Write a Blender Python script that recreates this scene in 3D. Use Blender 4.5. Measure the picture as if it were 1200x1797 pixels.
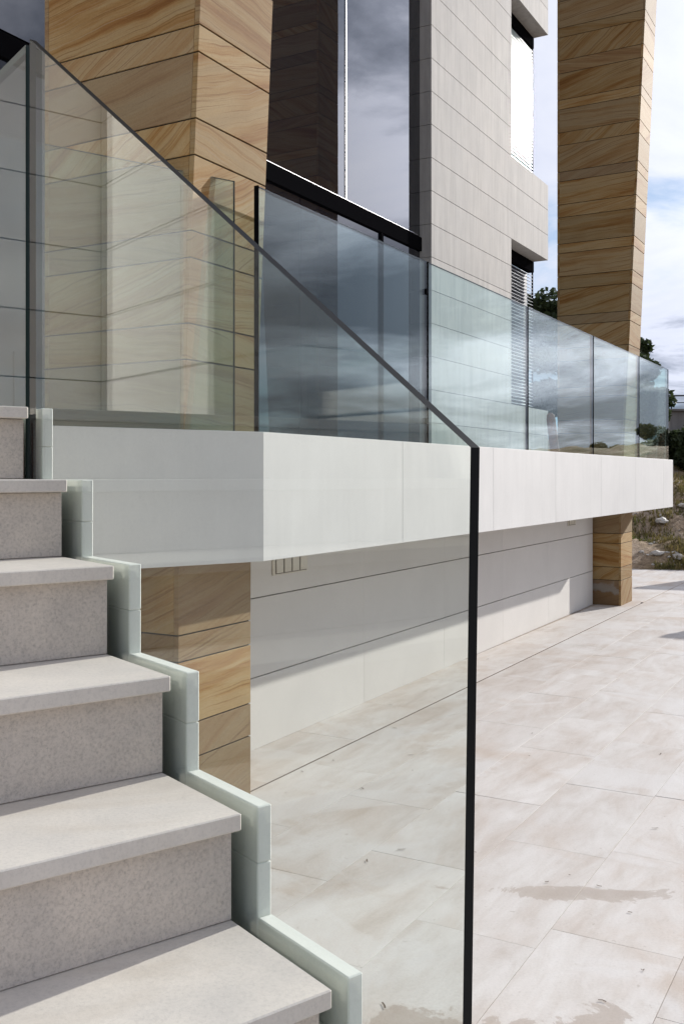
import bpy, bmesh, math, random
from mathutils import Vector, Matrix, noise as mnoise
R = math.radians
random.seed(7)
S = 0.19                 # one stair rise in metres; plan dimensions below are in rises
EYE = 7.3                # camera height above the paving, in rises
sc = bpy.context.scene
for o in list(bpy.data.objects):
    bpy.data.objects.remove(o)

# ------------------------------------------------------------------ camera
cam_d = bpy.data.cameras.new('camera')
cam = bpy.data.objects.new('camera', cam_d)
sc.collection.objects.link(cam)
sc.camera = cam
cam.location = (0, 0, EYE * S)
cam.rotation_euler = (R(90), 0, 0)
cam_d.sensor_fit = 'AUTO'
cam_d.sensor_width = 36
cam_d.lens = 36 * 1740 / 1797
cam_d.shift_y = -63.5 / 1797
cam_d.clip_start = 0.05
cam_d.clip_end = 5000

# ------------------------------------------------------------------ light
SUN_AZ, SUN_EL = 47.0, 20.0          # azimuth to the right of the view axis
sun_dir = Vector((math.sin(R(SUN_AZ)) * math.cos(R(SUN_EL)), math.cos(R(SUN_AZ)) * math.cos(R(SUN_EL)), math.sin(R(SUN_EL))))
sd = bpy.data.lights.new('sun', 'SUN')
sd.energy = 3.8
sd.angle = R(0.6)
sd.color = (1.0, 0.96, 0.91)
sun = bpy.data.objects.new('sun', sd)
sun.rotation_euler = (-sun_dir).to_track_quat('-Z', 'Y').to_euler()
sc.collection.objects.link(sun)

world = bpy.data.worlds.new('World')
sc.world = world
world.use_nodes = True
sc.view_settings.view_transform = 'Standard'
sc.view_settings.look = 'None'
sc.view_settings.gamma = 1
sc.view_settings.exposure = 0.64
sc.view_settings.use_curve_mapping = False
sc.cycles.use_denoising = True
sc.cycles.max_bounces = 12
sc.cycles.transparent_max_bounces = 32
sc.cycles.glossy_bounces = 6
sc.cycles.caustics_reflective = False
sc.cycles.caustics_refractive = False
sc.cycles.sample_clamp_indirect = 6


class NT:
    """small helper to write node trees"""
    def __init__(self, tree):
        self.t = tree
        tree.nodes.clear()

    def n(self, kind, **kw):
        nd = self.t.nodes.new(kind)
        ins = kw.pop('ins', {})
        for k, v in kw.items():
            setattr(nd, k, v)
        for k, v in ins.items():
            s = nd.inputs[k]
            if isinstance(v, bpy.types.NodeSocket):
                self.t.links.new(v, s)
            else:
                s.default_value = v
        return nd

    def math(self, op, a, b=0.0, c=0.0, clamp=False):
        nd = self.n('ShaderNodeMath', operation=op, use_clamp=clamp)
        for i, v in enumerate((a, b, c)):
            if isinstance(v, bpy.types.NodeSocket):
                self.t.links.new(v, nd.inputs[i])
            else:
                nd.inputs[i].default_value = v
        return nd.outputs[0]

    def vmath(self, op, a, b=(0, 0, 0), out=0):
        nd = self.n('ShaderNodeVectorMath', operation=op)
        for i, v in enumerate((a, b)):
            if isinstance(v, bpy.types.NodeSocket):
                self.t.links.new(v, nd.inputs[i])
            else:
                nd.inputs[i].default_value = v
        return nd.outputs[out]

    def ramp(self, fac, stops, interp='LINEAR'):
        nd = self.n('ShaderNodeValToRGB', ins={'Fac': fac})
        el = nd.color_ramp.elements
        nd.color_ramp.interpolation = interp
        while len(el) < len(stops):
            el.new(0.5)
        for e, (p, c) in zip(el, stops):
            e.position = p
            e.color = (c, c, c, 1) if isinstance(c, (int, float)) else (*c, 1)
        return nd.outputs['Color']

    def noise(self, vec, scale, detail=4, rough=0.55, dist=0.0, w=None):
        nd = self.n('ShaderNodeTexNoise', noise_dimensions='4D' if w is not None else '3D',
                    ins={'Vector': vec, 'Scale': scale, 'Detail': detail, 'Roughness': rough, 'Distortion': dist})
        if w is not None:
            if isinstance(w, bpy.types.NodeSocket):
                self.t.links.new(w, nd.inputs['W'])
            else:
                nd.inputs['W'].default_value = w
        return nd.outputs['Fac']

    def mix(self, fac, a, b, blend='MIX'):
        nd = self.n('ShaderNodeMix', data_type='RGBA', blend_type=blend)
        for k, v in ((0, fac), (6, a), (7, b)):
            if isinstance(v, bpy.types.NodeSocket):
                self.t.links.new(v, nd.inputs[k])
            else:
                nd.inputs[k].default_value = v if k == 0 else (*v[:3], 1)
        return nd.outputs[2]

    def combine(self, x, y, z):
        nd = self.n('ShaderNodeCombineXYZ')
        for i, v in enumerate((x, y, z)):
            if isinstance(v, bpy.types.NodeSocket):
                self.t.links.new(v, nd.inputs[i])
            else:
                nd.inputs[i].default_value = v
        return nd.outputs[0]


# sky: Nishita with broken cloud decks on top
w = NT(world.node_tree)
gen = w.n('ShaderNodeTexCoord').outputs['Generated']
lift = w.vmath('ADD', w.vmath('MULTIPLY', gen, (1, 1, 0.85)), (0, 0, 0.14))
sky = w.n('ShaderNodeTexSky', sky_type='NISHITA', sun_disc=False, sun_elevation=R(SUN_EL), sun_rotation=R(SUN_AZ),
          air_density=1.0, dust_density=0.3, ozone_density=2.0, ins={'Vector': w.vmath('NORMALIZE', lift)})
bg_sky = w.n('ShaderNodeBackground', ins={'Color': sky.outputs[0], 'Strength': 0.09})
sep = w.n('ShaderNodeSeparateXYZ', ins={'Vector': gen})
zc = w.math('ADD', w.math('MAXIMUM', sep.outputs[2], 0.0), 0.16)
uv = w.combine(w.math('DIVIDE', sep.outputs[0], zc), w.math('DIVIDE', sep.outputs[1], zc), 0.0)
SKY_OFF = (24.5346, 4.46178, 0.0)
cuv = w.vmath('ADD', uv, SKY_OFF)
n1 = w.noise(cuv, 0.75, 9, 0.60, 0.35)
n2 = w.noise(w.vmath('ADD', cuv, (sun_dir.x * 0.10, sun_dir.y * 0.10, 0.35)), 0.95, 8, 0.6, 0.4)
mask = w.ramp(n1, [(0.34, 0.0), (0.50, 0.92)], 'EASE')
low = w.ramp(sep.outputs[2], [(0.02, 0.125), (0.22, 0.0)], 'EASE')          # distant decks show their dark bases
lit = w.ramp(w.math('SUBTRACT', n2, low), [(0.36, (0.10, 0.115, 0.15)), (0.44, (0.26, 0.28, 0.345)), (0.51, (0.50, 0.52, 0.61)), (0.70, (0.625, 0.635, 0.685))])
# thin cloud glows when seen towards the sun
fwd = w.math('POWER', w.math('MAXIMUM', w.vmath('DOT_PRODUCT', gen, tuple(sun_dir), out=1), 0.0), 22.0)
glow = w.math('ADD', 0.98, w.math('MULTIPLY', fwd, 2.4))
bg_cl = w.n('ShaderNodeBackground', ins={'Color': lit, 'Strength': glow})
ms = w.n('ShaderNodeMixShader', ins={0: mask, 1: bg_sky.outputs[0], 2: bg_cl.outputs[0]})
w.n('ShaderNodeOutputWorld', ins={'Surface': ms.outputs[0]})


# ------------------------------------------------------------------ materials
def new_mat(name):
    m = bpy.data.materials.new(name)
    m.use_nodes = True
    return m, NT(m.node_tree)


def finish(t, color, rough=0.6, bump=None, bump_strength=0.2, bump_dist=0.01, metallic=0.0, spec=0.4, **kw):
    ins = {'Base Color': color if isinstance(color, bpy.types.NodeSocket) else (*color, 1), 'Roughness': rough, 'Metallic': metallic,
           'Specular IOR Level': spec}
    ins.update(kw)
    if bump is not None:
        b = t.n('ShaderNodeBump', ins={'Height': bump, 'Strength': bump_strength, 'Distance': bump_dist})
        ins['Normal'] = b.outputs[0]
    p = t.n('ShaderNodeBsdfPrincipled', ins=ins)
    t.n('ShaderNodeOutputMaterial', ins={'Surface': p.outputs[0]})
    return p


def stone_mat(name, base, var=0.12, tint=(1, 1, 1), scale=3.0, grain=0.06, pit=0.0, rough=0.6, bump=0.12, streak=0.0, per_obj=0.06, fossil=0.0, blotch=0.0):
    m, t = new_mat(name)
    pos = t.n('ShaderNodeNewGeometry').outputs['Position']
    rnd = t.n('ShaderNodeObjectInfo').outputs['Random']
    vec = t.vmath('ADD', pos, t.combine(t.math('MULTIPLY', rnd, 37.0), t.math('MULTIPLY', rnd, 11.0), 0.0))
    a = t.noise(vec, scale, 6, 0.6, 0.3)
    fine = t.noise(pos, 160, 3, 0.7)
    lo = tuple(c * (1 - var) for c in base)
    hi = tuple(min(1, c * (1 + var) * q) for c, q in zip(base, tint))
    col = t.mix(t.ramp(a, [(0.3, 0.0), (0.7, 1.0)]), lo, hi)
    g = t.ramp(fine, [(0.25, 1 - 2 * grain), (0.5, 1.0), (0.8, 1 + grain)])
    col = t.mix(1.0, col, g, 'MULTIPLY')
    big = t.noise(t.vmath('ADD', pos, t.combine(0.0, t.math('MULTIPLY', rnd, 23.0), 5.0)), 1.7, 6, 0.65, 0.9)
    col = t.mix(t.math('MULTIPLY', t.ramp(big, [(0.54, 0.0), (0.66, 1.0)]), blotch), col, tuple(c * k for c, k in zip(base, (0.78, 0.72, 0.64))))
    if streak:
        sv = t.vmath('MULTIPLY', pos, (6.0, 6.0, 0.55))
        st = t.noise(sv, 2.2, 5, 0.65)
        col = t.mix(1.0, col, t.ramp(st, [(0.3, 1 - streak), (0.55, 1.0), (0.75, 1 + streak * 0.5)]), 'MULTIPLY')
    if fossil:
        f = t.noise(vec, 28, 4, 0.75, 1.2)
        col = t.mix(t.math('MULTIPLY', t.ramp(f, [(0.58, 0.0), (0.70, 1.0)]), fossil), col, tuple(c * 0.62 for c in base))
    if pit:
        p1 = t.noise(pos, 190, 3, 0.6, 0.8)
        col = t.mix(t.math('MULTIPLY', t.ramp(p1, [(0.60, 0.0), (0.72, 1.0)]), pit), col, tuple(c * 0.5 for c in base))
    ob = t.math('ADD', 1 - per_obj, t.math('MULTIPLY', rnd, 2 * per_obj))
    col = t.mix(1.0, col, t.combine(ob, ob, ob), 'MULTIPLY')
    h = t.math('ADD', t.math('MULTIPLY', fine, 0.6), t.noise(pos, 30, 4, 0.6))
    finish(t, col, rough, h, bump, 0.004, spec=0.2)
    return m


M = {}
M['fascia'] = stone_mat('white_limestone_cladding', (0.645, 0.635, 0.615), 0.04, scale=2.2, streak=0.035, grain=0.035, bump=0.06, per_obj=0.018, rough=0.55)
M['wall'] = stone_mat('cream_limestone_panel', (0.64, 0.615, 0.58), 0.04, scale=2.0, grain=0.04, bump=0.06, per_obj=0.02, rough=0.6)
M['tread'] = stone_mat('honed_limestone_tread', (0.70, 0.65, 0.595), 0.10, (1.0, 0.985, 0.96), 5.0, 0.06, rough=0.5, bump=0.1, per_obj=0.03, fossil=0.2, blotch=0.35)
M['riser'] = stone_mat('bush_hammered_limestone', (0.62, 0.56, 0.505), 0.12, (1, 0.98, 0.95), 6.0, 0.14, pit=0.5, rough=0.8, bump=0.6, per_obj=0.03, fossil=0.3, blotch=0.5)
M['stringer'] = stone_mat('smooth_white_stringer_stone', (0.86, 0.875, 0.815), 0.04, scale=5, grain=0.03, rough=0.45, bump=0.05, per_obj=0.02)
M['white_wall'] = stone_mat('white_limestone_panel', (0.76, 0.74, 0.71), 0.03, scale=2.0, grain=0.03, bump=0.05, per_obj=0.02)
M['tower'] = stone_mat('grey_concrete_panel', (0.375, 0.364, 0.352), 0.07, (1.01, 1, 0.98), 2.2, 0.07, rough=0.75, bump=0.15, streak=0.2, per_obj=0.035)
M['concrete'] = stone_mat('rough_concrete_core', (0.36, 0.34, 0.32), 0.1, scale=4)
M['gravelly'] = stone_mat('pale_boulder', (0.5, 0.47, 0.43), 0.2, scale=8, bump=0.6, grain=0.15)


def paver_material():
    m, t = new_mat('pale_travertine_paver')
    pos = t.n('ShaderNodeNewGeometry').outputs['Position']
    rnd = t.n('ShaderNodeObjectInfo').outputs['Random']
    ang = R(60.4)
    rot = t.n('ShaderNodeVectorRotate', rotation_type='Z_AXIS', ins={'Vector': pos, 'Angle': -ang}).outputs[0]
    vec = t.vmath('ADD', t.vmath('MULTIPLY', rot, (0.8, 2.6, 1)), t.combine(t.math('MULTIPLY', rnd, 31.0), t.math('MULTIPLY', rnd, 17.0), 0.0))
    a = t.noise(vec, 1.6, 7, 0.62, 0.8)
    col = t.ramp(a, [(0.26, (0.44, 0.385, 0.34)), (0.40, (0.515, 0.47, 0.43)), (0.52, (0.56, 0.53, 0.50)), (0.68, (0.61, 0.59, 0.565))])
    a2 = t.noise(t.vmath('MULTIPLY', vec, (1.0, 0.8, 1.0)), 6.5, 6, 0.68, 0.5)
    col = t.mix(1.0, col, t.ramp(a2, [(0.28, (0.93, 0.91, 0.89)), (0.5, (1.03, 1.03, 1.03)), (0.74, (1.08, 1.08, 1.09))]), 'MULTIPLY')
    # warm iron blotches and pale scale left by old water
    b = t.noise(pos, 1.15, 6, 0.6, 0.6)
    col = t.mix(t.math('MULTIPLY', t.ramp(b, [(0.52, 0.0), (0.68, 1.0)]), 0.55), col, (0.46, 0.36, 0.28))
    c = t.noise(t.vmath('ADD', pos, (4.2, 1.7, 0.0)), 0.9, 7, 0.62, 1.4)
    col = t.mix(t.math('MULTIPLY', t.ramp(c, [(0.54, 0.0), (0.585, 1.0)]), 0.5), col, (0.63, 0.615, 0.60))
    # damp stains with crisp ragged rims
    wob = t.math('MULTIPLY', t.math('SUBTRACT', t.noise(pos, 3.6, 8, 0.68, 0.9), 0.5), 4.4)
    stain = None
    for (x, y, hx, hy, rz) in ((3.9, 17.4, 1.45, 0.30, 3), (3.6, 12.7, 2.6, 0.66, 8)):
        d = t.vmath('SUBTRACT', pos, (x * S, y * S, 0))
        d = t.n('ShaderNodeVectorRotate', rotation_type='Z_AXIS', ins={'Vector': d, 'Angle': R(rz)}).outputs[0]
        d = t.vmath('DIVIDE', d, (hx * S, hy * S, 100.0))
        ln = t.vmath('LENGTH', d, out=1)
        v = t.math('ADD', ln, wob)
        inv_ = t.math('SUBTRACT', 1.5, v)
        k = t.math('ADD', t.math('MULTIPLY', t.ramp(inv_, [(0.46, 0.0), (0.53, 1.0)]), 0.72), t.math('MULTIPLY', t.ramp(inv_, [(0.05, 0.0), (1.3, 1.0)]), 0.28))
        stain = k if stain is None else t.mix(1.0, stain, k, 'LIGHTEN')
    sf = t.math('MULTIPLY', stain, 0.66)
    col = t.mix(sf, col, (0.33, 0.265, 0.215))
    fine = t.noise(pos, 120, 3, 0.7)
    col = t.mix(1.0, col, t.ramp(fine, [(0.25, 0.9), (0.5, 1.0), (0.8, 1.05)]), 'MULTIPLY')
    sp = t.noise(pos, 34, 2, 0.5)
    col = t.mix(t.math('MULTIPLY', t.ramp(sp, [(0.70, 0.0), (0.76, 1.0)]), 0.35), col, (0.25, 0.2, 0.16))
    ob = t.math('ADD', 0.965, t.math('MULTIPLY', rnd, 0.07))
    col = t.mix(1.0, col, t.combine(ob, ob, ob), 'MULTIPLY')
    rough = t.math('SUBTRACT', 0.62, t.math('MULTIPLY', stain, 0.22))
    h = t.math('ADD', t.math('MULTIPLY', fine, 0.4), t.noise(pos, 18, 5, 0.6))
    finish(t, col, rough, h, 0.12, 0.004, spec=0.25)
    return m


M['paver'] = paver_material()


def sandstone_material(salt=False):
    m, t = new_mat('salt_stained_sandstone' if salt else 'banded_sandstone')
    obj = t.n('ShaderNodeTexCoord').outputs['Object']
    rnd = t.n('ShaderNodeObjectInfo').outputs['Random']
    r2 = t.n('ShaderNodeTexWhiteNoise', noise_dimensions='1D', ins={'W': t.math('MULTIPLY', rnd, 91.7)}).outputs['Value']
    r3 = t.n('ShaderNodeTexWhiteNoise', noise_dimensions='1D', ins={'W': t.math('MULTIPLY', rnd, 53.3)}).outputs['Value']
    ang = t.math('ADD', t.math('MULTIPLY', t.math('SUBTRACT', rnd, 0.5), 0.9), 0.25)
    warp = t.noise(obj, 2.0, 3, 0.5, w=t.math('MULTIPLY', r2, 40))
    v = t.n('ShaderNodeVectorRotate', rotation_type='Y_AXIS', ins={'Vector': obj, 'Angle': ang}).outputs[0]
    v = t.vmath('ADD', v, t.combine(0.0, 0.0, t.math('MULTIPLY', t.math('SUBTRACT', warp, 0.5), 0.10)))
    v = t.vmath('MULTIPLY', v, (0.35, 0.35, 6.0))
    b1 = t.noise(v, 2.0, 7, 0.66, 0.15, w=t.math('MULTIPLY', rnd, 90))
    b2 = t.noise(t.vmath('MULTIPLY', v, (1.0, 1.0, 6.5)), 3.2, 5, 0.66, 0.08, w=t.math('MULTIPLY', r2, 60))
    col = t.ramp(b1, [(0.28, (0.30, 0.115, 0.028)), (0.38, (0.52, 0.25, 0.075)), (0.46, (0.66, 0.40, 0.155)), (0.55, (0.75, 0.53, 0.26)), (0.68, (0.66, 0.47, 0.24))])
    col = t.mix(t.math('MULTIPLY', t.ramp(b2, [(0.39, 1.0), (0.45, 0.0)]), t.math('ADD', 0.5, t.math('MULTIPLY', r3, 0.4))), col, (0.33, 0.135, 0.035))
    col = t.mix(t.math('MULTIPLY', t.ramp(b2, [(0.56, 0.0), (0.68, 1.0)]), 0.55), col, (0.76, 0.61, 0.39))
    blot = t.noise(obj, 4.0, 5, 0.6, 0.4, w=t.math('MULTIPLY', r3, 50))
    col = t.mix(t.math('MULTIPLY', t.ramp(blot, [(0.45, 0.0), (0.7, 1.0)]), 0.3), col, (0.52, 0.29, 0.10))
    grey = t.ramp(r3, [(0.55, 0.0), (0.95, 0.55)])
    col = t.mix(grey, col, (0.46, 0.355, 0.24))
    if salt:
        sx = t.n('ShaderNodeSeparateXYZ', ins={'Vector': obj})
        k = t.math('ADD', sx.outputs[2], t.math('MULTIPLY', t.math('SUBTRACT', t.noise(obj, 5.0, 4, 0.55), 0.5), 0.22))
        col = t.mix(t.ramp(k, [(0.005, 0.0), (0.03, 0.85), (0.085, 0.7), (0.11, 0.1)]), t.mix(0.5, col, (0.28, 0.12, 0.05)), (0.62, 0.57, 0.5))
    fine = t.noise(obj, 140, 3, 0.7)
    col = t.mix(1.0, col, t.ramp(fine, [(0.25, 0.88), (0.5, 1.0), (0.8, 1.06)]), 'MULTIPLY')
    ob = t.math('ADD', 0.39, t.math('MULTIPLY', r2, 0.17))
    col = t.mix(1.0, col, t.combine(ob, ob, ob), 'MULTIPLY')
    finish(t, col, 0.72, t.math('ADD', fine, t.math('MULTIPLY', b1, 1.2)), 0.16, 0.004, spec=0.12)
    return m


M['sandstone'] = sandstone_material()
M['sandstone_salt'] = sandstone_material(True)


def plain(name, col, rough=0.5, metallic=0.0, spec=0.4, bump=0.0, nscale=40, var=0.0):
    m, t = new_mat(name)
    pos = t.n('ShaderNodeNewGeometry').outputs['Position']
    nz = t.noise(pos, nscale, 4, 0.6)
    c = t.mix(1.0, col, t.ramp(nz, [(0.3, 1 - var), (0.7, 1 + var)]), 'MULTIPLY')
    finish(t, c, rough, nz if bump else None, bump, 0.003, metallic, spec)
    return m


def glass_mat(name, tint, f0=0.04):
    m, t = new_mat(name)
    g = t.n('ShaderNodeNewGeometry')
    c = t.math('ABSOLUTE', t.vmath('DOT_PRODUCT', g.outputs['Incoming'], g.outputs['Normal'], out=1))
    p5 = t.math('POWER', t.math('SUBTRACT', 1.0, c, clamp=True), 5.0)
    # film of dust and dried water marks
    wob = t.noise(g.outputs['Position'], 1.6, 2, 0.5)
    bump = t.n('ShaderNodeBump', ins={'Height': wob, 'Strength': 0.006, 'Distance': 0.02})
    f = t.math('ADD', f0, t.math('MULTIPLY', p5, 1 - f0), clamp=True)
    tr = t.n('ShaderNodeBsdfTransparent', ins={'Color': (*tint, 1)})
    gl = t.n('ShaderNodeBsdfGlossy', ins={'Color': (0.97, 0.99, 0.98, 1), 'Roughness': 0.0, 'Normal': bump.outputs[0]})
    mx = t.n('ShaderNodeMixShader', ins={0: f, 1: tr.outputs[0], 2: gl.outputs[0]})
    du = t.ramp(t.noise(t.vmath('MULTIPLY', g.outputs['Position'], (2.5, 2.5, 0.6)), 2.0, 2, 0.5), [(0.45, 0.002), (0.8, 0.012)])
    df = t.n('ShaderNodeBsdfDiffuse', ins={'Color': (0.6, 0.62, 0.6, 1)})
    mx2 = t.n('ShaderNodeMixShader', ins={0: du, 1: mx.outputs[0], 2: df.outputs[0]})
    t.n('ShaderNodeOutputMaterial', ins={'Surface': mx2.outputs[0]})
    return m


M['glass'] = glass_mat('clear_green_balustrade_glass', (0.943, 0.965, 0.952))
M['glass_far'] = glass_mat('blue_green_balustrade_glass', (0.865, 0.95, 0.94))
M['edge'] = plain('dark_polished_glass_edge', (0.005, 0.006, 0.0065), 0.5, spec=0.12)
M['edge_green'] = plain('green_glass_edge', (0.012, 0.024, 0.02), 0.25, spec=0.4)


def window_glass_mat(name, ior):
    m, t = new_mat(name)
    pos = t.n('ShaderNodeNewGeometry').outputs['Position']
    nz = t.noise(pos, 0.9, 2, 0.5)
    finish(t, (0.008, 0.009, 0.014), 0.0, nz, 0.02, 0.03, IOR=ior, spec=0.5)
    return m


M['window'] = window_glass_mat('mirrored_window_glass', 2.4)
M['door'] = window_glass_mat('dark_door_glass', 1.6)
M['frame'] = plain('black_powder_coated_frame', (0.006, 0.006, 0.007), 0.95, spec=0.0)
M['navy'] = plain('navy_dark_interior_pane', (0.012, 0.012, 0.02), 0.4, spec=0.3)
M['steel'] = plain('brushed_steel', (0.62, 0.62, 0.64), 0.25, 1.0)
M['blind'] = plain('aluminium_blind', (0.72, 0.73, 0.75), 0.3, 0.3)
M['joint'] = plain('dark_open_joint', (0.02, 0.018, 0.017), 0.9)
M['joint_grey'] = plain('grey_mortar', (0.42, 0.36, 0.31), 0.95, bump=0.3, var=0.15, spec=0.05)
M['rust'] = plain('rusty_steel', (0.22, 0.06, 0.025), 0.7, 0.2, bump=0.3, var=0.3)
M['wood'] = plain('weathered_brown_wood', (0.30, 0.11, 0.045), 0.7, bump=0.4, nscale=20, var=0.3)
M['socket'] = plain('cream_plastic_cover', (0.62, 0.58, 0.49), 0.4)
M['socket_rim'] = plain('shadow_gap_rubber', (0.2, 0.18, 0.15), 0.6)
M['bark'] = plain('grey_brown_bark', (0.10, 0.075, 0.055), 0.9, bump=0.6, nscale=25, var=0.3)
M['rail'] = plain('dark_iron_railing', (0.03, 0.03, 0.032), 0.5, 0.4)
M['terrace'] = stone_mat('weathered_grey_render', (0.20, 0.19, 0.18), 0.2, scale=1.2, streak=0.2)
M['twig'] = plain('dry_twig', (0.09, 0.06, 0.04), 0.9)


def leaf_mat(name, a, b):
    m, t = new_mat(name)
    pos = t.n('ShaderNodeNewGeometry').outputs['Position']
    nz = t.noise(pos, 1.6, 4, 0.7)
    col = t.mix(t.ramp(nz, [(0.35, 0.0), (0.65, 1.0)]), a, b)
    p = t.n('ShaderNodeBsdfPrincipled', ins={'Base Color': col, 'Roughness': 0.55, 'Specular IOR Level': 0.3})
    tl = t.n('ShaderNodeBsdfTranslucent', ins={'Color': col})
    mx = t.n('ShaderNodeMixShader', ins={0: 0.3, 1: p.outputs[0], 2: tl.outputs[0]})
    t.n('ShaderNodeOutputMaterial', ins={'Surface': mx.outputs[0]})
    return m


M['leaf'] = leaf_mat('dark_evergreen_leaf', (0.022, 0.036, 0.016), (0.06, 0.082, 0.032))
M['leaf_olive'] = leaf_mat('olive_leaf', (0.05, 0.06, 0.03), (0.09, 0.10, 0.05))
M['grass'] = leaf_mat('dry_green_grass', (0.09, 0.105, 0.03), (0.24, 0.18, 0.075))


def soil_material():
    m, t = new_mat('stony_hillside_soil')
    pos = t.n('ShaderNodeNewGeometry').outputs['Position']
    a = t.noise(pos, 0.9, 7, 0.65, 0.4)
    col = t.ramp(a, [(0.32, (0.12, 0.11, 0.045)), (0.44, (0.25, 0.18, 0.095)), (0.54, (0.38, 0.275, 0.18)), (0.68, (0.54, 0.43, 0.33))])
    f = t.noise(pos, 14, 5, 0.75)
    col = t.mix(1.0, col, t.ramp(f, [(0.3, 0.45), (0.5, 0.95), (0.75, 1.35)]), 'MULTIPLY')
    finish(t, col, 0.95, t.math('ADD', t.math('MULTIPLY', a, 2.0), f), 0.9, 0.08)
    return m


M['soil'] = soil_material()

# ------------------------------------------------------------------ builders
col = sc.collection


def link(name, me, mat, parent=None, loc=(0, 0, 0), rz=0.0):
    o = bpy.data.objects.new(name, me)
    if mat is not None and not me.materials:
        me.materials.append(mat)
    col.objects.link(o)
    o.location = loc
    o.rotation_euler = (0, 0, rz)
    if parent is not None:
        o.parent = parent
    return o


def tag(o, label=None, cat=None, group=None, kind=None):
    for k, v in (('label', label), ('category', cat), ('group', group), ('kind', kind)):
        if v:
            o[k] = v
    return o


def thing(name, loc, rz, label, cat, group=None):
    o = bpy.data.objects.new(name, None)
    o.empty_display_size = 0.2
    col.objects.link(o)
    o.location = loc
    o.rotation_euler = (0, 0, rz)
    return tag(o, label, cat, group)


def hexa_bm(bm, bot, top):
    vs = [bm.verts.new(p) for p in bot] + [bm.verts.new(p) for p in top]
    for f in ((3, 2, 1, 0), (4, 5, 6, 7), (0, 1, 5, 4), (1, 2, 6, 5), (2, 3, 7, 6), (3, 0, 4, 7)):
        bm.faces.new([vs[i] for i in f])


def to_mesh(bm, name, bevel=0.0, seg=1):
    bmesh.ops.recalc_face_normals(bm, faces=bm.faces)
    if bevel:
        bmesh.ops.bevel(bm, geom=list(bm.edges), offset=bevel, segments=seg, affect='EDGES', profile=0.5, clamp_overlap=True)
    me = bpy.data.meshes.new(name)
    bm.to_mesh(me)
    bm.free()
    return me


def hexa(name, bot, top, mat, parent, bevel=0.0, rz=0.0):
    """one block; coordinates in metres in the parent's frame; origin at its centre"""
    pts = [Vector(p) for p in list(bot) + list(top)]
    c = sum(pts, Vector()) / 8
    q = Matrix.Rotation(-rz, 3, 'Z')
    pts = [q @ (p - c) for p in pts]
    bm = bmesh.new()
    hexa_bm(bm, pts[:4], pts[4:])
    return link(name, to_mesh(bm, name, bevel), mat, parent, c, rz)


def box(name, x0, x1, y0, y1, z0, z1, mat, parent, bevel=0.0, rz=0.0):
    """x, y in rises in the parent's frame, z given as height from the eye in rises"""
    x0, x1, y0, y1 = x0 * S, x1 * S, y0 * S, y1 * S
    z0, z1 = (z0 + EYE) * S, (z1 + EYE) * S
    b = [(x0, y0, z0), (x1, y0, z0), (x1, y1, z0), (x0, y1, z0)]
    return hexa(name, b, [(x, y, z1) for x, y, _ in b], mat, parent, bevel, rz)


def prism(name, poly, z0, z1, mat, parent):
    """vertical prism over a plan polygon (rises)"""
    bm = bmesh.new()
    a = [bm.verts.new((x * S, y * S, (z0 + EYE) * S)) for x, y in poly]
    b = [bm.verts.new((x * S, y * S, (z1 + EYE) * S)) for x, y in poly]
    n = len(poly)
    bm.faces.new(a)
    bm.faces.new(b)
    for i in range(n):
        j = (i + 1) % n
        bm.faces.new([a[i], a[j], b[j], b[i]])
    return link(name, to_mesh(bm, name), mat, parent)


# facade frame: origin at the balcony corner, x along the facade, y into the house
A = (-1.68, 21.2)
TH_F = R(60.4)
TX, TY = math.cos(TH_F), math.sin(TH_F)
NX, NY = TY, -TX


def Fp(t, p):
    return (A[0] + t * TX + p * NX, A[1] + t * TY + p * NY)


def f_thing(name, label, cat, group=None, t=0.0, p=0.0):
    x, y = Fp(t, p)
    return thing(name, (x * S, y * S, 0), TH_F, label, cat, group)


# stair frame: origin at the right end of the lowest tread in view, x to the right, y up the flight
B0 = (-0.076, 7.78)
TH_S = R(37.0)


def Sp(v, g):
    return (B0[0] + v * math.cos(TH_S) - g * math.sin(TH_S), B0[1] + v * math.sin(TH_S) + g * math.cos(TH_S))


def s_thing(name, label, cat, group=None):
    return thing(name, (B0[0] * S, B0[1] * S, 0), TH_S, label, cat, group)


def to_f(x, y):
    dx, dy = x - A[0], y - A[1]
    return (dx * TX + dy * TY, dx * NX + dy * NY)


# ------------------------------------------------------------------ ground, plaza, hill
def sheet(name, pts, z, mat):
    me = bpy.data.meshes.new(name)
    me.from_pydata([(x, y, z) for x, y in pts], [], [tuple(range(len(pts)))])
    me.update()
    o = link(name, me, mat)
    return tag(o, kind='structure')


tag(sheet('ground', [(-2500, -2500), (2500, -2500), (2500, 2500), (-2500, 2500)], -0.12, M['soil']), 'bare stony earth stretching away beyond the paving')
plaza = sheet('plaza', [(-9, -9), (16, -9), (16, 14.62), (-9, 14.62)], -0.0024, M['joint_grey'])
tag(plaza, 'pale stone paved forecourt below the balcony')

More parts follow.
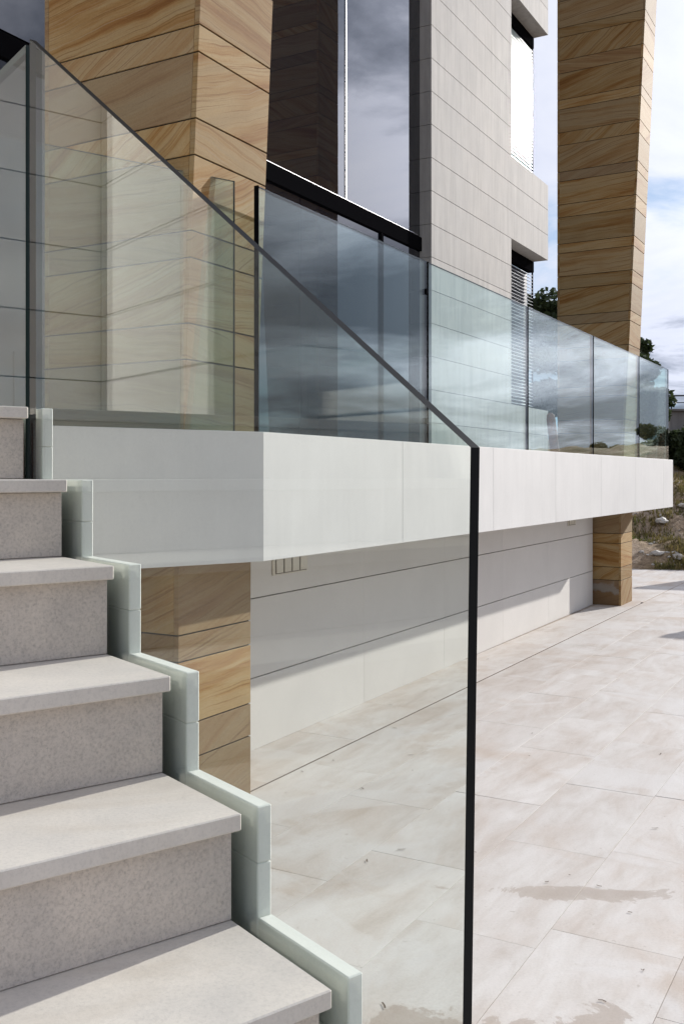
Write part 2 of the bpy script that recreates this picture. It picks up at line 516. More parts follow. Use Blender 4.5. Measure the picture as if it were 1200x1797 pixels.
# paving slabs: one course between wall and drain slot, then 2:1 slabs in courses parallel to the wall
PITCH, LEN, GAP = 2.04, 4.15, 0.010
courses = [(-3.3, -1.28)] + [(-1.2 + PITCH * k, -1.2 + PITCH * (k + 1)) for k in range(0, 13)]
pav = []
for ci, (p0, p1) in enumerate(courses):
    off = [0.9, 2.3, 0.25, 2.6, 0.55, 1.9, 3.3, 0.8, 2.7, 1.2, 3.0, 0.4, 2.2, 1.1][ci]
    t = -32 + off
    while t < 66:
        L = LEN * random.choice((1.0, 1.0, 1.0, 0.92, 1.06))
        pav.append((ci, p0, p1, t, min(t + L, 70)))
        t += L
for ci in range(6):
    t = 41.3 + (0, 2.1)[ci % 2] * 0.5
    while t < 72:
        pav.append((50 + ci, -3.34 - PITCH * (ci + 1), -3.34 - PITCH * ci, t, t + LEN))
        t += LEN
cand = []
for (ci, p0, p1, t0, t1) in pav:
    cx, cy = Fp((t0 + t1) / 2, (p0 + p1) / 2)
    if cy > 78 or cy < -14 or cx > 62 or cx < -30:
        continue
    ux = (cx - B0[0]) * math.cos(TH_S) + (cy - B0[1]) * math.sin(TH_S)
    uy = -(cx - B0[0]) * math.sin(TH_S) + (cy - B0[1]) * math.cos(TH_S)
    if -8 < ux < -1.5 and uy > -2:
        continue
    inv = abs(cx / max(cy, 0.5)) < 0.40 and cy > 2
    cand.append((0 if inv else 1, math.hypot(cx, cy), p0, p1, t0, t1))
cand.sort()
for (_, _, p0, p1, t0, t1) in cand[:290]:
    g = GAP / 2
    corners = [Fp(t0 + g, p0 + g), Fp(t1 - g, p0 + g), Fp(t1 - g, p1 - g), Fp(t0 + g, p1 - g)]
    dz = random.uniform(-0.0006, 0.0006)
    tilt = [dz + random.uniform(-0.0004, 0.0004) for _ in range(4)]
    bot = [(x * S, y * S, -0.03) for x, y in corners]
    top = [(x * S, y * S, d) for (x, y), d in zip(corners, tilt)]
    hexa('paving_slab', bot, top, M['paver'], plaza, 0.0004)
# what lies past the 290 slabs is laid as one joined bed
rest = bmesh.new()
for (_, _, p0, p1, t0, t1) in cand[290:]:
    g = GAP / 2
    cs = [Fp(t0 + g, p0 + g), Fp(t1 - g, p0 + g), Fp(t1 - g, p1 - g), Fp(t0 + g, p1 - g)]
    hexa_bm(rest, [(x * S, y * S, -0.03) for x, y in cs], [(x * S, y * S, 0.0) for x, y in cs])
if len(rest.verts):
    o = link('outer_paving', to_mesh(rest, 'outer_paving'), M['paver'], plaza)
    o['kind'] = 'stuff'
# far edge band of plain paving before the hill
strip = bpy.data.meshes.new('far_paving')

# drain slot beside the wall
x0, y0 = Fp(-25, -1.24)
slot = thing('drain_channel', (x0 * S, y0 * S, 0), TH_F, 'thin dark drain slot running along the paving beside the wall', 'drain')
box('slot', 0, 65.3, -0.014, 0.014, -EYE - 0.05, -EYE - 0.008, M['joint'], slot)
box('end_plug', 65.32, 65.55, -0.06, 0.06, -EYE - 0.05, -EYE + 0.012, M['frame'], slot)

# hillside
HZ0 = 76.5


def hill_h(x, y):
    """height in rises above the paving; x, y in rises"""
    e = y - HZ0 - 1.2 * math.sin(x * 0.11) + 0.02 * (x - 27)
    if e <= 0:
        return -0.6
    base = 10.5 * (1 - math.exp(-e / 34.0)) + 0.03 * e
    n = mnoise.fractal(Vector((x * 0.11, y * 0.11, 2.0)), 0.9, 2.1, 5)
    n2 = mnoise.fractal(Vector((x * 0.5, y * 0.5, 5.0)), 0.9, 2.1, 4)
    return base + min(1, e / 6) * (n * 1.3 + n2 * 0.35)


NXh, NYh = 150, 120
verts, faces = [], []
for j in range(NYh + 1):
    yy = HZ0 - 3 + (j / NYh) ** 1.8 * 330
    for i in range(NXh + 1):
        s_ = (i / NXh) * 2 - 1
        xx = 30 + (abs(s_) ** 1.6) * math.copysign(170, s_)
        verts.append((xx * S, yy * S, hill_h(xx, yy) * S))
for j in range(NYh):
    for i in range(NXh):
        a = j * (NXh + 1) + i
        faces.append((a, a + 1, a + NXh + 2, a + NXh + 1))
me = bpy.data.meshes.new('hillside')
me.from_pydata(verts, [], faces)
for p in me.polygons:
    p.use_smooth = True
tag(link('hillside', me, M['soil']), 'stony grass bank rising behind the paving', kind='structure')

# grass clumps on the bank: one mass
bm = bmesh.new()
rg = random.Random(5)
nblade = 0
while nblade < 22000:
    x, y = rg.uniform(17, 62), HZ0 + rg.random() ** 1.5 * 60
    d = mnoise.fractal(Vector((x * 0.17, y * 0.17, 9.0)), 0.9, 2.0, 4)
    if d < 0.02:
        continue
    z = hill_h(x, y)
    if z < 0:
        continue
    hgt = rg.uniform(0.15, 0.6) * (0.6 + d)
    a = rg.uniform(0, 6.283)
    wv = 0.09
    lean = rg.uniform(-0.35, 0.35)
    p = Vector((x, y, z))
    q = [p + Vector((math.cos(a) * wv, math.sin(a) * wv, -0.05)), p - Vector((math.cos(a) * wv, math.sin(a) * wv, 0.05)),
         p + Vector((math.sin(a) * lean, math.cos(a) * lean, hgt))]
    bm.faces.new([bm.verts.new(v * S) for v in q])
    nblade += 1
me = bpy.data.meshes.new('grass')
bm.to_mesh(me)
bm.free()
tag(link('bank_grass', me, M['grass']), 'tufts of dry green grass on the bank', kind='stuff')


def rock(x, y, r, label, seed):
    bm = bmesh.new()
    bmesh.ops.create_icosphere(bm, subdivisions=2, radius=1.0)
    for v in bm.verts:
        n = mnoise.noise(v.co * 1.3 + Vector((seed, 0, 0)))
        v.co = v.co * (1 + 0.45 * n)
        v.co.x *= 1.5
        v.co.z *= 0.6
        v.co *= r * S
    me = to_mesh(bm, 'rock')
    o = link('rock', me, M['gravelly'], None, (x * S, y * S, (hill_h(x, y) + r * 0.15) * S), seed)
    tag(o, label, 'rock', 'pale rocks lying on the grass bank')


# ------------------------------------------------------------------ trees
def blob_leaves(bm, c, r, n, leaf, rg, squash=1.0):
    for _ in range(n):
        d = Vector((rg.gauss(0, 1), rg.gauss(0, 1), rg.gauss(0, 1))).normalized()
        k = rg.random() ** 0.45
        p = c + Vector((d.x, d.y, d.z * squash)) * r * k
        u = Vector((rg.gauss(0, 1), rg.gauss(0, 1), rg.gauss(0, 0.7))).normalized()
        w_ = u.cross(Vector((rg.gauss(0, 1), rg.gauss(0, 1), rg.gauss(0, 1)))).normalized()
        s = leaf * rg.uniform(0.6, 1.4)
        bm.faces.new([bm.verts.new(q) for q in (p - u * s, p + w_ * s * 0.5, p + u * s, p - w_ * s * 0.5)])


def limb(bm, a, b, ra, rb, n=7):
    ax = (b - a).normalized()
    u = ax.orthogonal().normalized()
    v = ax.cross(u)
    ring = []
    for p, r in ((a, ra), (b, rb)):
        ring.append([bm.verts.new(p + (u * math.cos(k * 6.2832 / n) + v * math.sin(k * 6.2832 / n)) * r) for k in range(n)])
    for k in range(n):
        bm.faces.new([ring[0][k], ring[0][(k + 1) % n], ring[1][(k + 1) % n], ring[1][k]])


def tree(x, y, height, rad, label, seed, mat='leaf', cat='tree', name='tree', base=None, blobs=26, leaves=700, crown_lo=0.3, leaf=0.075, group=None):
    rg = random.Random(seed)
    z0 = (hill_h(x, y) if base is None else base) * S
    root = thing(name, (x * S, y * S, z0), 0, label, cat, group)
    H, Rr = height * S, rad * S
    tb, lb = bmesh.new(), bmesh.new()
    top = Vector((rg.uniform(-.05, .05) * H, rg.uniform(-.05, .05) * H, H * 0.72))
    mid = Vector((top.x * .3, top.y * .3, H * 0.35))
    limb(tb, Vector((0, 0, -0.1)), mid, H * 0.035 + 0.02, H * 0.024 + 0.012)
    limb(tb, mid, top, H * 0.024 + 0.012, H * 0.008)
    for i in range(blobs):
        f = rg.random()
        zz = H * (crown_lo + (0.93 - crown_lo) * f)
        env = math.sin(math.pi * min(1, 0.22 + 0.70 * f)) ** 0.7
        a = rg.uniform(0, 6.283)
        d = Rr * env * rg.uniform(0.25, 0.85)
        c = Vector((math.cos(a) * d, math.sin(a) * d, zz))
        limb(tb, mid.lerp(top, max(0, min(1, (zz / H - .35) / .4))) - Vector((0, 0, .04 * H)), c, H * 0.009 + 0.004, H * 0.003)
        blob_leaves(lb, c, Rr * rg.uniform(0.22, 0.42), leaves, leaf, rg, 0.75)
    link('trunk', to_mesh(tb, 'trunk'), M['bark'], root)
    me = bpy.data.meshes.new('crown')
    lb.to_mesh(me)
    lb.free()
    link('crown', me, M[mat], root)
    return root


# ------------------------------------------------------------------ balcony slab
SL_T, SL_B = 0.94, -1.83
T_END = 42.85
TH_E = R(35.6)
u2 = (math.cos(TH_E), math.sin(TH_E))     # direction of the slab's near end


def Ep(u, inset=0.0):
    """point on the near end face, u rises back from the corner; inset into the slab"""
    return (A[0] - u * u2[0] - inset * u2[1], A[1] - u * u2[1] + inset * u2[0])


bal = f_thing('balcony', 'long white stone balcony slab cantilevered over the paving', 'balcony')


def loc_f(pt):
    t, p = to_f(*pt)
    return (t, -p)


core_poly = [loc_f(Ep(0.05, 0.13)), (0.05, 0.13), (T_END - 0.13, 0.13), (T_END - 0.13, 11.2), (33.6, 11.2), (33.6, 12.1), (2.6, 12.1), loc_f(Ep(9.0, 0.13))]
core_poly = [loc_f(Ep(0.0, 0.16)), (T_END - 0.13, 0.15), (T_END - 0.13, 12.85), (36.9, 12.85), (36.9, 13.5), (4.6, 13.5), loc_f(Ep(9.0, 0.16))]
prism('slab_core', core_poly, SL_B + 0.012, SL_T - 0.012, M['fascia'], bal)
fj = [0, 6.75, 13.6, 20.35, 27.0, 33.6, 40.2, T_END]
for a, b in zip(fj[:-1], fj[1:]):
    g = 0.005
    if a == 0:
        # the first panel is mitred against the end panel
        q = loc_f(Ep(0.0, 0.15))
        sx = math.tan(R(24.4) / 2) * 0.15
        bot = [(0.0, 0, 0), (b - g, 0, 0), (b - g, 0.15, 0), (-sx, 0.15, 0)]
        bot = [(x * S, y * S, (SL_B + EYE) * S) for x, y, _ in bot]
        hexa('fascia_panel', bot, [(x, y, (SL_T + EYE) * S) for x, y, _ in bot], M['fascia'], bal, 0.0015)
    else:
        box('fascia_panel', a + g, b - g, 0, 0.15, SL_B, SL_T, M['fascia'], bal, 0.0015)
for a, b in ((0.0, 5.9), (5.92, 9.0)):
    p = [loc_f(Ep(b)), loc_f(Ep(a + 0.004)), loc_f(Ep(a + (-0.03 if a == 0 else 0), 0.15)), loc_f(Ep(b, 0.15))]
    bot = [(x * S, y * S, (SL_B + EYE) * S) for x, y in p]
    hexa('fascia_panel', bot, [(x, y, (SL_T + EYE) * S) for x, y, _ in bot], M['fascia'], bal, 0.0015)
box('fascia_panel', T_END - 0.12, T_END, 0.155, 12.8, SL_B, SL_T, M['fascia'], bal, 0.0015)

# ------------------------------------------------------------------ sandstone columns
PATTERN = [0.55, 1.53, 0.74, 1.34]


def column(t0, t1, p0, pb, phase, label, top=34.0):
    root = f_thing('sandstone_column', label, 'column', 'banded sandstone columns of the facade', t0, p0)
    W = t1 - t0
    D = p0 - pb

    def fr(h):                      # the outer face leans outward above the balcony
        return -0.048 * max(0.0, h + 2.0)
    th = 0.125
    # dark core seen in the open joints
    z = lambda h: (h + EYE) * S
    prev = None
    for h0, h1 in ((-EYE, -2.0), (-2.0, top)):
        y0, y1 = fr(h0) + 0.03, fr(h1) + 0.03
        hexa('core', [(0.03 * S, y0 * S, z(h0)), ((W - .03) * S, y0 * S, z(h0)), ((W - .03) * S, (D - .03) * S, z(h0)), (.03 * S, (D - .03) * S, z(h0))],
             [(0.03 * S, y1 * S, z(h1) - .002), ((W - .03) * S, y1 * S, z(h1) - .002), ((W - .03) * S, (D - .03) * S, z(h1) - .002), (.03 * S, (D - .03) * S, z(h1) - .002)],
             M['joint'], root)
    h = phase
    k = 0
    while h > -EYE:
        k -= 1
        h -= PATTERN[k % 4]
    while h < top:
        hh = PATTERN[k % 4]
        a, b = max(h, -EYE), min(h + hh, top)
        h += hh
        k += 1
        if b - a < 0.1:
            continue
        segs = [(a, b)]
        for a, b in segs:
            j = 0.016
            a2, b2 = a + (j if a > -EYE else 0), b - j
            ya, yb = fr(a2), fr(b2)
            # outer face slab, running the whole width
            q0 = [(0, ya), (W, ya), (W, ya + th), (0, ya + th)]
            q1 = [(0, yb), (W, yb), (W, yb + th), (0, yb + th)]
            hexa('stone_slab', [(x * S, y * S, z(a2)) for x, y in q0], [(x * S, y * S, z(b2)) for x, y in q1], M['sandstone'], root, 0.001)
            # side faces
            e = 0.004
            for (xa, xb, rz) in ((0, th, R(-90)), (W - th, W, R(90))):
                q0 = [(xa, ya + th + e), (xb, ya + th + e), (xb, D - th - e), (xa, D - th - e)]
                q1 = [(xa, yb + th + e), (xb, yb + th + e), (xb, D - th - e), (xa, D - th - e)]
                hexa('stone_slab', [(x * S, y * S, z(a2)) for x, y in q0], [(x * S, y * S, z(b2)) for x, y in q1], M['sandstone_salt'] if t0 > 20 and xa == 0 and a <= -EYE + 0.01 else M['sandstone'], root, 0.001, rz)
            q0 = [(0, D - th), (W, D - th), (W, D), (0, D)]
            hexa('stone_slab', [(x * S, y * S, z(a2)) for x, y in q0], [(x * S, y * S, z(b2)) for x, y in q0], M['sandstone'], root, 0.001, R(180))
    return root


column(-1.53, 1.05, -1.06, -4.87, 8.63, 'nearest banded sandstone column rising through the balcony beside the stairs')
column(38.46, 41.04, -1.95, -5.6, 8.68, 'far banded sandstone column at the end of the balcony against the sky')

# ------------------------------------------------------------------ wall below the balcony
wx, wy = Fp(4.1, -3.14)
wall = thing('basement_wall', (wx * S, wy * S, 0), TH_F + 0.0105, 'cream stone clad wall with dark joints under the balcony', 'wall')
box('backing', -6, 34.2, 0.16, 1.1, -EYE, SL_B, M['joint'], wall)
rows = [(-EYE, -5.40), (-5.37, -3.28), (-3.25, SL_B - 0.01)]
pj = [-6.0, -0.1 - 6.55 + 6.5, 6.4, 12.9, 19.4, 25.9, 34.2]
pj = [-6.0, -0.1, 6.4, 12.9, 19.4, 25.9, 34.2]
for r0, r1 in rows:
    for a, b in zip(pj[:-1], pj[1:]):
        box('wall_panel', a + 0.003, b - 0.003, 0, 0.15, r0, r1, M['wall'], wall, 0.001)


def socket(s, h, n, label):
    x, y = Fp(4.1, -3.14)
    a = TH_F + 0.0105
    root = thing('socket_box', ((x + s * math.cos(a)) * S, (y + s * math.sin(a)) * S, (h + EYE) * S), a, label, 'socket')
    L = n * 0.42
    hz = 0.24

    def bx(nm, x0, x1, y0, y1, z0, z1, m, par, bv=0.0):
        b = [(x0 * S, y0 * S, z0 * S), (x1 * S, y0 * S, z0 * S), (x1 * S, y1 * S, z0 * S), (x0 * S, y1 * S, z0 * S)]
        return hexa(nm, b, [(q[0], q[1], z1 * S) for q in b], m, par, bv)
    bx('back_plate', -0.1, L + 0.06, -0.05, -0.002, -hz - 0.03, hz + 0.03, M['socket'], root, 0.003)
    for k in range(n):
        bx('gasket', k * 0.42 + 0.015, k * 0.42 + 0.405, -0.06, -0.052, -hz, hz, M['socket_rim'], root)
        bx('flap_cover', k * 0.42 + 0.035, k * 0.42 + 0.385, -0.085, -0.062, -hz + 0.03, hz - 0.03, M['socket'], root, 0.003)


socket(1.05, -2.47, 4, 'row of four cream covered sockets on the wall near the sandstone column')
socket(29.3, -2.36, 3, 'small cream socket box high on the wall near the far column')

# ------------------------------------------------------------------ window wall (p = -12)
PW = -13.6
win = f_thing('window_wall', 'tall dark glazed window wall behind the balcony', 'window', None, 0, PW)
TW0, TW1 = 4.6, 37.0
HB, HT = 13.6, 14.45
box('threshold', TW0, TW1, -0.05, 0.6, SL_T, SL_T + 0.35, M['frame'], win)
box('transom', TW0, TW1, -0.08, 0.6, HB, HT - 0.02, M['frame'], win, 0.004)
box('steel_drip', 15.0, 36.4, -0.11, -0.05, HT - 0.015, HT + 0.03, M['steel'], win, 0.003)
# upper storey
mull = 27.8
for a, b in ((TW0, mull - 0.06), (mull + 0.06, 36.95)):
    box('glass_pane', a, b, 0.05, 0.2, HT + 0.1, 44, M['window'], win)
box('mullion', mull - 0.05, mull + 0.05, 0.0, 0.3, HT + 0.08, 44, M['steel'], win)
# lower storey doors
lo0, lo1 = SL_T + 0.36, HB - 0.01
for a, b in ((TW0, 14.0), (14.05, 23.28), (23.32, 31.7), (32.0, 36.95)):
    box('glass_pane', a, b, 0.06, 0.2, lo0, lo1, M['door'], win)
for a, b in ((31.72, 31.98),):
    box('door_frame', a, b, -0.05, 0.3, lo0, lo1, M['frame'], win)
box('room_back', TW0, TW1, 0.5, 0.7, SL_B, 44, M['frame'], win)

# ------------------------------------------------------------------ grey house wing with notched corner windows
PT = -12.9
tow = f_thing('house_wing', 'tall grey stone clad house wing with notched corner windows', 'building', None, 37.0, PT)
TL = 59.4 - 37.0
TN = 50.9 - 37.0
CO = 2.0


def hk(k):
    return 1.2 + CO * k


ND = 1.22
# dark backing inside the cladding
box('backing', 0.18, TN - 0.02, 0.17, 12, SL_B, 40, M['joint'], tow)
box('backing', TN, TL - 0.2, ND + 4.6, 12, SL_B, 40, M['joint'], tow)
for k in range(-2, 21):
    a, b = hk(k), hk(k + 1)
    if k == -2:
        a = SL_B
    notch = 2 <= k < 8 or 11 <= k < 17
    j = 0.014
    end = TN if notch else TL
    box('cladding_course', 0, end, 0, 0.16, a + j, b - j, M['tower'], tow, 0.001)
    box('return_course', 0.0, 0.16, 0.165, 12, a + j, b - j, M['tower'], tow, 0.001)
    if notch:
        box('reveal_course', TN - 0.16, TN, 0.165, ND + 4.5, a + j, b - j, M['tower'], tow, 0.001)
    else:
        box('return_course', TL - 0.16, TL, 0.165, 12, a + j, b - j, M['tower'], tow, 0.001)
# soffits and sills of the notches
for z0, z1 in ((hk(8) + 0.02, hk(8) + 0.16), (hk(17) + 0.02, hk(17) + 0.16)):
    box('soffit', TN + 0.01, TL - 0.17, 0.165, 9, z0, z1, M['tower'], tow)
for z0, z1 in ((hk(2) - 0.16, hk(2) - 0.02), (hk(11) - 0.16, hk(11) - 0.02)):
    box('sill', TN - 0.1, TL - 0.17, 0.165, 9, z0, z1, M['tower'], tow)
# blinds in the corner windows
for z0, z1 in ((hk(2), hk(8)), (hk(11), hk(17))):
    box('blind_box', TN + 0.02, TL - 0.02, ND - 0.05, ND + 0.45, z1 - 0.85, z1 - 0.01, M['frame'], tow)
    box('glass_pane', TN + 0.02, TL - 0.12, ND + 0.5, ND + 0.58, z0, z1 - 0.86, M['navy'] if z0 < 10 else M['glass_far'], tow)  # lower pane is opaque: the room's darkness is put into its navy colour
    box('glass_pane', TL - 0.1, TL - 0.02, ND + 0.5, ND + 4.5, z0, z1 - 0.02, M['glass_far'], tow)
    bm = bmesh.new()
    n = int((z1 - 0.9 - z0) / 0.262)
    for i in range(n):
        zz = (z0 + 0.1 + i * 0.262 + EYE) * S
        x0, x1 = (TN + 0.03) * S, (TL - 0.15) * S
        y0, y1 = ND * S, (ND + 0.34) * S
        dz, tk = 0.14 * S, 0.018 * S
        hexa_bm(bm, [(x0, y0, zz), (x1, y0, zz), (x1, y1, zz + dz), (x0, y1, zz + dz)],
                [(x0, y0, zz + tk), (x1, y0, zz + tk), (x1, y1, zz + dz + tk), (x0, y1, zz + dz + tk)])
    o = link('blind_slats', to_mesh(bm, 'blind_slats'), M['blind'], tow)
    o['kind'] = 'stuff'
    box('guide_rail', TL - 0.13, TL - 0.05, ND, ND + 0.12, z0, z1 - 0.86, M['frame'], tow)

# ------------------------------------------------------------------ staircase
st = s_thing('staircase', 'pale limestone staircase climbing to the balcony landing', 'staircase')
GO = 1.362
TR = {0: -4.03, 1: -3.02, 2: -2.01, 3: -1.0, 4: -0.045, 5: 0.92}      # tread tops, key = going index
TR[-1], TR[-2], TR[-3] = -5.04, -6.05, -7.06 + 0.2
WID = 7.15
TH_T, OVER = 0.155, 0.16
for i in range(-2, 6):
    h = TR[i]
    g0 = GO * i
    g1 = GO * (i + 1) + OVER + 0.08
    if i < 5:
        box('tread', -WID, 0, g0, g1, h - TH_T, h, M['tread'], st, 0.0022)
    lo = TR.get(i - 1, -EYE)
    if i == -2:
        lo = -EYE
    box('riser', -WID, -0.008, g0 + OVER, g0 + OVER + 0.14, lo + 0.006, h - TH_T - 0.006, M['riser'], st, 0.0015)
    box('concrete_step', -WID + 0.05, -0.12, g0 + OVER + 0.15, (GO * (i + 1) + OVER + 0.13 if i < 5 else 21.5), -EYE, h - TH_T - 0.012, M['concrete'], st)
# landing paved with broad slabs
h = TR[5]
gs = [GO * 5, 9.1, 11.4]
gs = [GO * 5, 9.4, 12.0, 14.6, 17.2, 19.6, 21.5]
for n, (a, b) in enumerate(zip(gs[:-1], gs[1:])):
    box('tread' if n == 0 else 'landing_slab', -WID, 0 if n < 2 else -0.02, a, b - 0.015, h - TH_T, h, M['tread'], st, 0.0022)
# stringer stones outside the glass, following the steps
V0, V1 = 0.215, 0.365
for i in range(-2, 6):
    g0 = GO * i + 0.075
    g1 = GO * (i + 1) + 0.075 - 0.008 if i < 5 else 11.0
    h = TR[i] - 0.005
    lo = TR[i] - 2.6 if i > 1 else -EYE
    box('stringer_stone', V0, V1, g0, g1 if i < 5 else 11.0, h - 0.52, h, M['stringer'], st, 0.002)
    box('stringer_stone', V0, V1, g0 + 0.004, g1 if i < 5 else 11.0, lo, h - 0.524, M['stringer'], st, 0.002)
o = box('steel_strip', -0.045, 0.0, GO * 5 + OVER + 0.02, GO * 5 + OVER + 0.06, TR[4] + 0.01, TR[5] - TH_T - 0.05, M['rust'], st)
o['label'] = 'rusty steel strip at the end of the top riser'


# ------------------------------------------------------------------ glass panels
def pane_obj(poly, y0, y1, parent, mat, edge_mat):
    """poly in (x, z) metres in the parent's frame, glass between y0 and y1"""
    n = len(poly)
    f = [(x, y0, z) for x, z in poly]
    b = [(x, y1, z) for x, z in poly]
    me = bpy.data.meshes.new('glass_pane')
    me.from_pydata(f + b, [], [tuple(range(n)), tuple(range(2 * n - 1, n - 1, -1))])
    link('glass_pane', me, mat, parent)
    bm = bmesh.new()
    e = 0.0008
    for i in range(n):
        j = (i + 1) % n
        vs = [bm.verts.new(v) for v in (f[i], f[j], b[j], b[i])]
        bm.faces.new(vs)
    bmesh.ops.remove_doubles(bm, verts=bm.verts, dist=1e-5)
    bmesh.ops.recalc_face_normals(bm, faces=bm.faces)
    me = bpy.data.meshes.new('polished_edge')
    bm.to_mesh(me)
    bm.free()
    link('polished_edge', me, edge_mat, parent)


def zz(h):
    return (h + EYE) * S


# sloping pane along the flight (local x runs up the flight)
def stair_glass(g_poly, label, mat, edge):
    x, y = Sp(0.0, 0.0)
    root = thing('glass_balustrade', (x * S, y * S, 0), TH_S + R(90), label, 'glass balustrade')
    # frame: x = up the flight, y = to the left (-v)
    pane_obj([(g * S, zz(h)) for g, h in g_poly], -0.145 * S, -0.06 * S, root, mat, edge)
    return root


stair_glass([(-1.475, 0.19), (-1.40, -3.7), (-1.34, -6.9), (2.2, -6.9), (6.93, -0.9), (6.93, 5.88)],
            'large sloping glass pane along the near side of the stairs', M['glass'], M['edge'])
stair_glass([(7.09, -0.9), (11.5, -0.9), (11.5, 5.86), (7.09, 5.86)],
            'level glass pane at the landing left of the sloping pane', M['glass'], M['edge_green'])

GB, GTOP = SL_T - 0.3, 6.25
gp = [0.06, 8.80, 17.62, 26.45, 35.15, 42.62]
lab = ['glass balcony pane in front of the dark windows right of the near column',
       'glass balcony pane in front of the grey house wing',
       'glass balcony pane with the brown wooden post behind it',
       'glass balcony pane in front of the far sandstone column',
       'last glass balcony pane at the far end of the balcony']
for k, (a, b) in enumerate(zip(gp[:-1], gp[1:])):
    root = f_thing('glass_balustrade', lab[k], 'glass balustrade', None, a, -0.2)
    a2, b2 = 0.05, b - a - 0.05
    pane_obj([(a2 * S, zz(GB)), (b2 * S, zz(GB)), (b2 * S, zz(GTOP)), (a2 * S, zz(GTOP))], 0, 0.075 * S, root, M['glass_far'], M['edge'])
    box('gasket', a2 - 0.036, a2 - 0.004, -0.015, 0.09, SL_T - 0.2, GTOP + 0.01, M['frame'], root)
    if k == 0:
        for hh in (5.36, 1.6):
            box('clamp', b2 - 0.10, b2 + 0.06, -0.03, 0.10, hh - 0.08, hh + 0.08, M['frame'], root)
x, y = Fp(42.55, -0.35)
root = thing('glass_balustrade', (x * S, y * S, 0), TH_F + R(90), 'glass pane closing the far end of the balcony', 'glass balustrade')
pane_obj([(0, zz(GB)), (3.2 * S, zz(GB)), (3.2 * S, zz(GTOP)), (0, zz(GTOP))], 0, 0.075 * S, root, M['glass_far'], M['edge'])
x, y = Ep(6.3, 0.2)
root = thing('glass_balustrade', (x * S, y * S, 0), TH_E, 'glass pane across the near end of the balcony before the sandstone', 'glass balustrade')
pane_obj([(0, zz(GB)), (5.72 * S, zz(GB)), (5.72 * S, zz(GTOP)), (0, zz(GTOP))], 0, 0.075 * S, root, M['glass_far'], M['edge_green'])

# ------------------------------------------------------------------ entrance wall left of the stairs (shows in the glass)
ew = s_thing('entrance_wall', 'white clad entrance wall with dark joints left of the stairs', 'wall')
VA = -7.3
ej = [TR[5] - 0.0, 2.8, 4.73, 6.66, 8.6, 10.5, 12.4, 14.3]
box('backing', VA - 1.4, VA - 0.16, 11.5, 26, -EYE, 14.3, M['joint'], ew)
box('backing', VA - 0.1, -3.3, 21.8, 22.6, -EYE, 14.3, M['joint'], ew)
for a, b in zip(ej[:-1], ej[1:]):
    for g0, g1 in ((11.2, 16.6), (16.62, 21.6)):
        box('wall_panel', VA - 0.15, VA, g0, g1, a + 0.018, b - 0.018, M['white_wall'], ew, 0.001)
    for v0, v1 in ((VA + 0.01, -3.3),):
        box('wall_panel', v0, v1, 21.61, 21.76, a + 0.018, b - 0.018, M['wall'], ew, 0.001)
    box('wall_panel', VA - 4.5, VA - 0.16, 11.2, 11.35, a + 0.018, b - 0.018, M['wall'], ew, 0.001)
pr = s_thing('parapet', 'low white stone parapet along the left side of the stairs', 'parapet')
box('parapet_wall', VA - 0.9, VA - 0.1, 2.5, 11.1, -EYE, 1.2, M['wall'], pr, 0.003)
box('coping', VA - 1.0, VA, 2.4, 11.15, 1.25, 1.75, M['fascia'], pr, 0.004)

# ------------------------------------------------------------------ small things
x, y = Fp(30.5, -3.2)
post = thing('wooden_post', (x * S, y * S, (SL_T + EYE) * S), TH_F, 'short leaning brown wooden post standing behind the balcony glass', 'post')
bm = bmesh.new()
ln = 2.15
a = Vector((0, 0, 0))
pts = [(0.0, 0.23), (0.25, 0.23), (0.85, 0.22), (0.95, 0.18), (1.0, 0.08)]
prev = None
for f, r in pts:
    c = Vector((-0.85 * f * S, 0.0, ln * f * S))
    ring = [bm.verts.new(c + Vector((math.cos(k * 0.6283) * r * S, math.sin(k * 0.6283) * r * S, 0))) for k in range(10)]
    if prev:
        for k in range(10):
            bm.faces.new([prev[k], prev[(k + 1) % 10], ring[(k + 1) % 10], ring[k]])
    prev = ring
bm.faces.new(prev)
link('shaft', to_mesh(bm, 'shaft'), M['wood'], post)

# things right of the frame whose shadows fall across the paving
for (x, y, rz, hgt, lb) in ((31.9, 76.3, -20, 6.55, 'tall rendered planter wall beyond the right edge of the paving'),
                            (25.3, 55.1, -35, 5.5, 'shorter rendered planter wall at the right side of the paving')):
    gw = thing('planter_wall', (x * S, y * S, 0), R(rz), lb, 'wall')
    box('wall_body', 0.05, 5.0, 0.05, 0.8, -EYE, hgt - 0.3 - EYE, M['wall'], gw, 0.004)
    box('coping', 0, 5.05, 0, 0.85, hgt - 0.295 - EYE, hgt - EYE, M['fascia'], gw, 0.004)

# trees and bank details
tree(20.6, 112, 19.8, 7.6, 'tall dark evergreen tree between the house wing and far column', 3)
tree(33.8, 118, 17.2, 4.9, 'dark evergreen tree on the bank right of the far column', 11, crown_lo=0.2)
tree(49.3, 128, 5.2, 7.0, 'broad dark evergreen bush at the right edge above the bank', 21, name='bush', cat='bush', crown_lo=0.05, blobs=34)
tree(39.5, 112, 4.2, 4.6, 'low dark shrub on the crest of the bank below the terrace', 31, name='bush', cat='bush', crown_lo=0.05)
for i, (az, dist, hgt, rad, lb) in enumerate(((44.3, 215, 15.5, 9, 'round olive green tree standing beyond the paving to the right'),
                                              (41.2, 205, 20, 9, 'loose olive green tree standing beyond the bank to the right'),
                                              (52.0, 260, 12, 9, 'low olive green tree farthest to the right of the paving'))):
    tree(15 + dist * math.sin(R(az)), 50 + dist * math.cos(R(az)), hgt, rad, lb, 50 + i, 'leaf_olive', base=0, crown_lo=0.15, leaf=0.11, leaves=350)

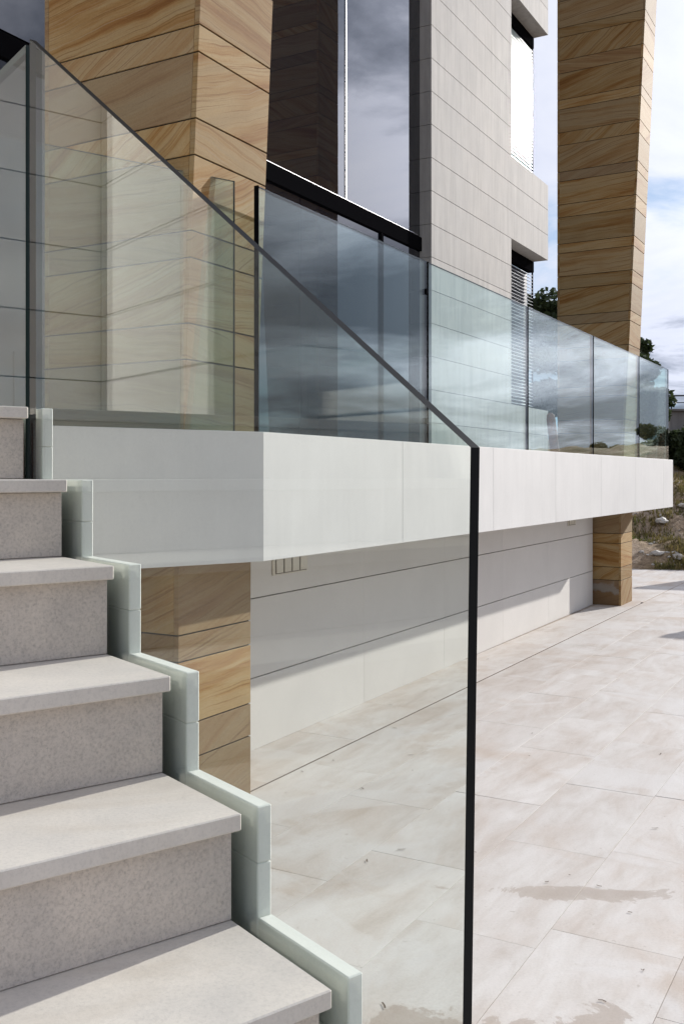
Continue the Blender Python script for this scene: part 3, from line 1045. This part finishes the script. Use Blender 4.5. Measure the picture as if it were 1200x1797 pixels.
# terrace with railing far up the bank
tx, ty = 62.5, 178
tz = hill_h(tx, ty)
ter = thing('terrace_house', (tx * S, ty * S, 0), R(-6), 'grey terrace wall with dark railing far up the bank', 'building')


def tbox(nm, x0, x1, y0, y1, z0, z1, m, par=ter, bv=0):
    return box(nm, x0, x1, y0, y1, z0, z1, m, par, bv)


tbox('terrace_wall', -3.6, 14, 0, 8, -2, 11.6, M['terrace'])
tbox('ledge', -3.9, 14, -0.6, 8, 11.65, 12.0, M['terrace'])
tbox('lower_wall', -4.6, 14, -2.5, -0.1, -2, 8.2, M['terrace'])
for k in range(7):
    tbox('post', -3.4 + k * 2.6, -3.2 + k * 2.6, 0.2, 0.4, 12.0, 14.3, M['rail'])
tbox('handrail', -3.5, 14, 0.2, 0.4, 14.3, 14.55, M['rail'])
tbox('lower_rail', -3.5, 14, 0.25, 0.35, 13.1, 13.25, M['rail'])

rock(28.2, 87.5, 0.5, 'largest pale rock on the bank nearest the balcony corner', 1.0)
rock(31.3, 91.0, 0.42, 'pale rock a little higher on the bank', 2.3)
rock(25.2, 79.5, 0.4, 'pale rock at the foot of the bank next to the column', 3.1)
rock(26.7, 79.0, 0.45, 'flat pale rock at the foot of the bank by the paving', 4.7)
rock(30.0, 80.3, 0.3, 'small pale rock at the foot of the bank farther right', 5.9)

# dry twigs and leaf bits on the paving: one mass
bm = bmesh.new()
rg = random.Random(12)
for _ in range(34):
    y = rg.uniform(13, 40)
    x = rg.uniform(-0.10, 0.34) * y
    t_, p_ = to_f(x, y)
    if p_ < -3.0:
        continue
    a = rg.uniform(0, 6.28)
    L = rg.uniform(0.02, 0.09)
    c = Vector((x, y, EYE * 0 + 0.018))
    d = Vector((math.cos(a), math.sin(a), 0))
    e = Vector((-d.y, d.x, 0)) * 0.012
    mid = c + e * rg.uniform(-3, 3)
    for q0, q1 in ((c - d * L, mid), (mid, c + d * L)):
        bm.faces.new([bm.verts.new(v * S) for v in (q0 - e, q1 - e, q1 + e, q0 + e)])
me = bpy.data.meshes.new('leaf_litter')
bm.to_mesh(me)
bm.free()
tag(link('leaf_litter', me, M['twig']), 'dry twigs and leaf bits on the paving', kind='stuff')

# loose stones strewn over the bank: one mass
bm = bmesh.new()
rg = random.Random(77)
for _ in range(900):
    x, y = rg.uniform(17, 62), HZ0 + 0.5 + rg.random() ** 1.6 * 50
    z = hill_h(x, y)
    if z < 0:
        continue
    r = rg.uniform(0.04, 0.2) * (1.8 if rg.random() < 0.08 else 1)
    m4 = Matrix.Translation((x * S, y * S, z * S)) @ Matrix.Rotation(rg.uniform(0, 6), 4, 'Z') @ Matrix.Diagonal((r * 1.6 * S, r * S, r * 0.6 * S, 1))
    g = bmesh.ops.create_icosphere(bm, subdivisions=1, radius=1.0, matrix=m4)
    for v in g['verts']:
        v.co += Vector((rg.uniform(-1, 1), rg.uniform(-1, 1), rg.uniform(-1, 1))) * r * 0.22 * S
me = bpy.data.meshes.new('bank_stones')
bm.to_mesh(me)
bm.free()
tag(link('bank_stones', me, M['gravelly']), 'small loose stones strewn over the bank', kind='stuff')
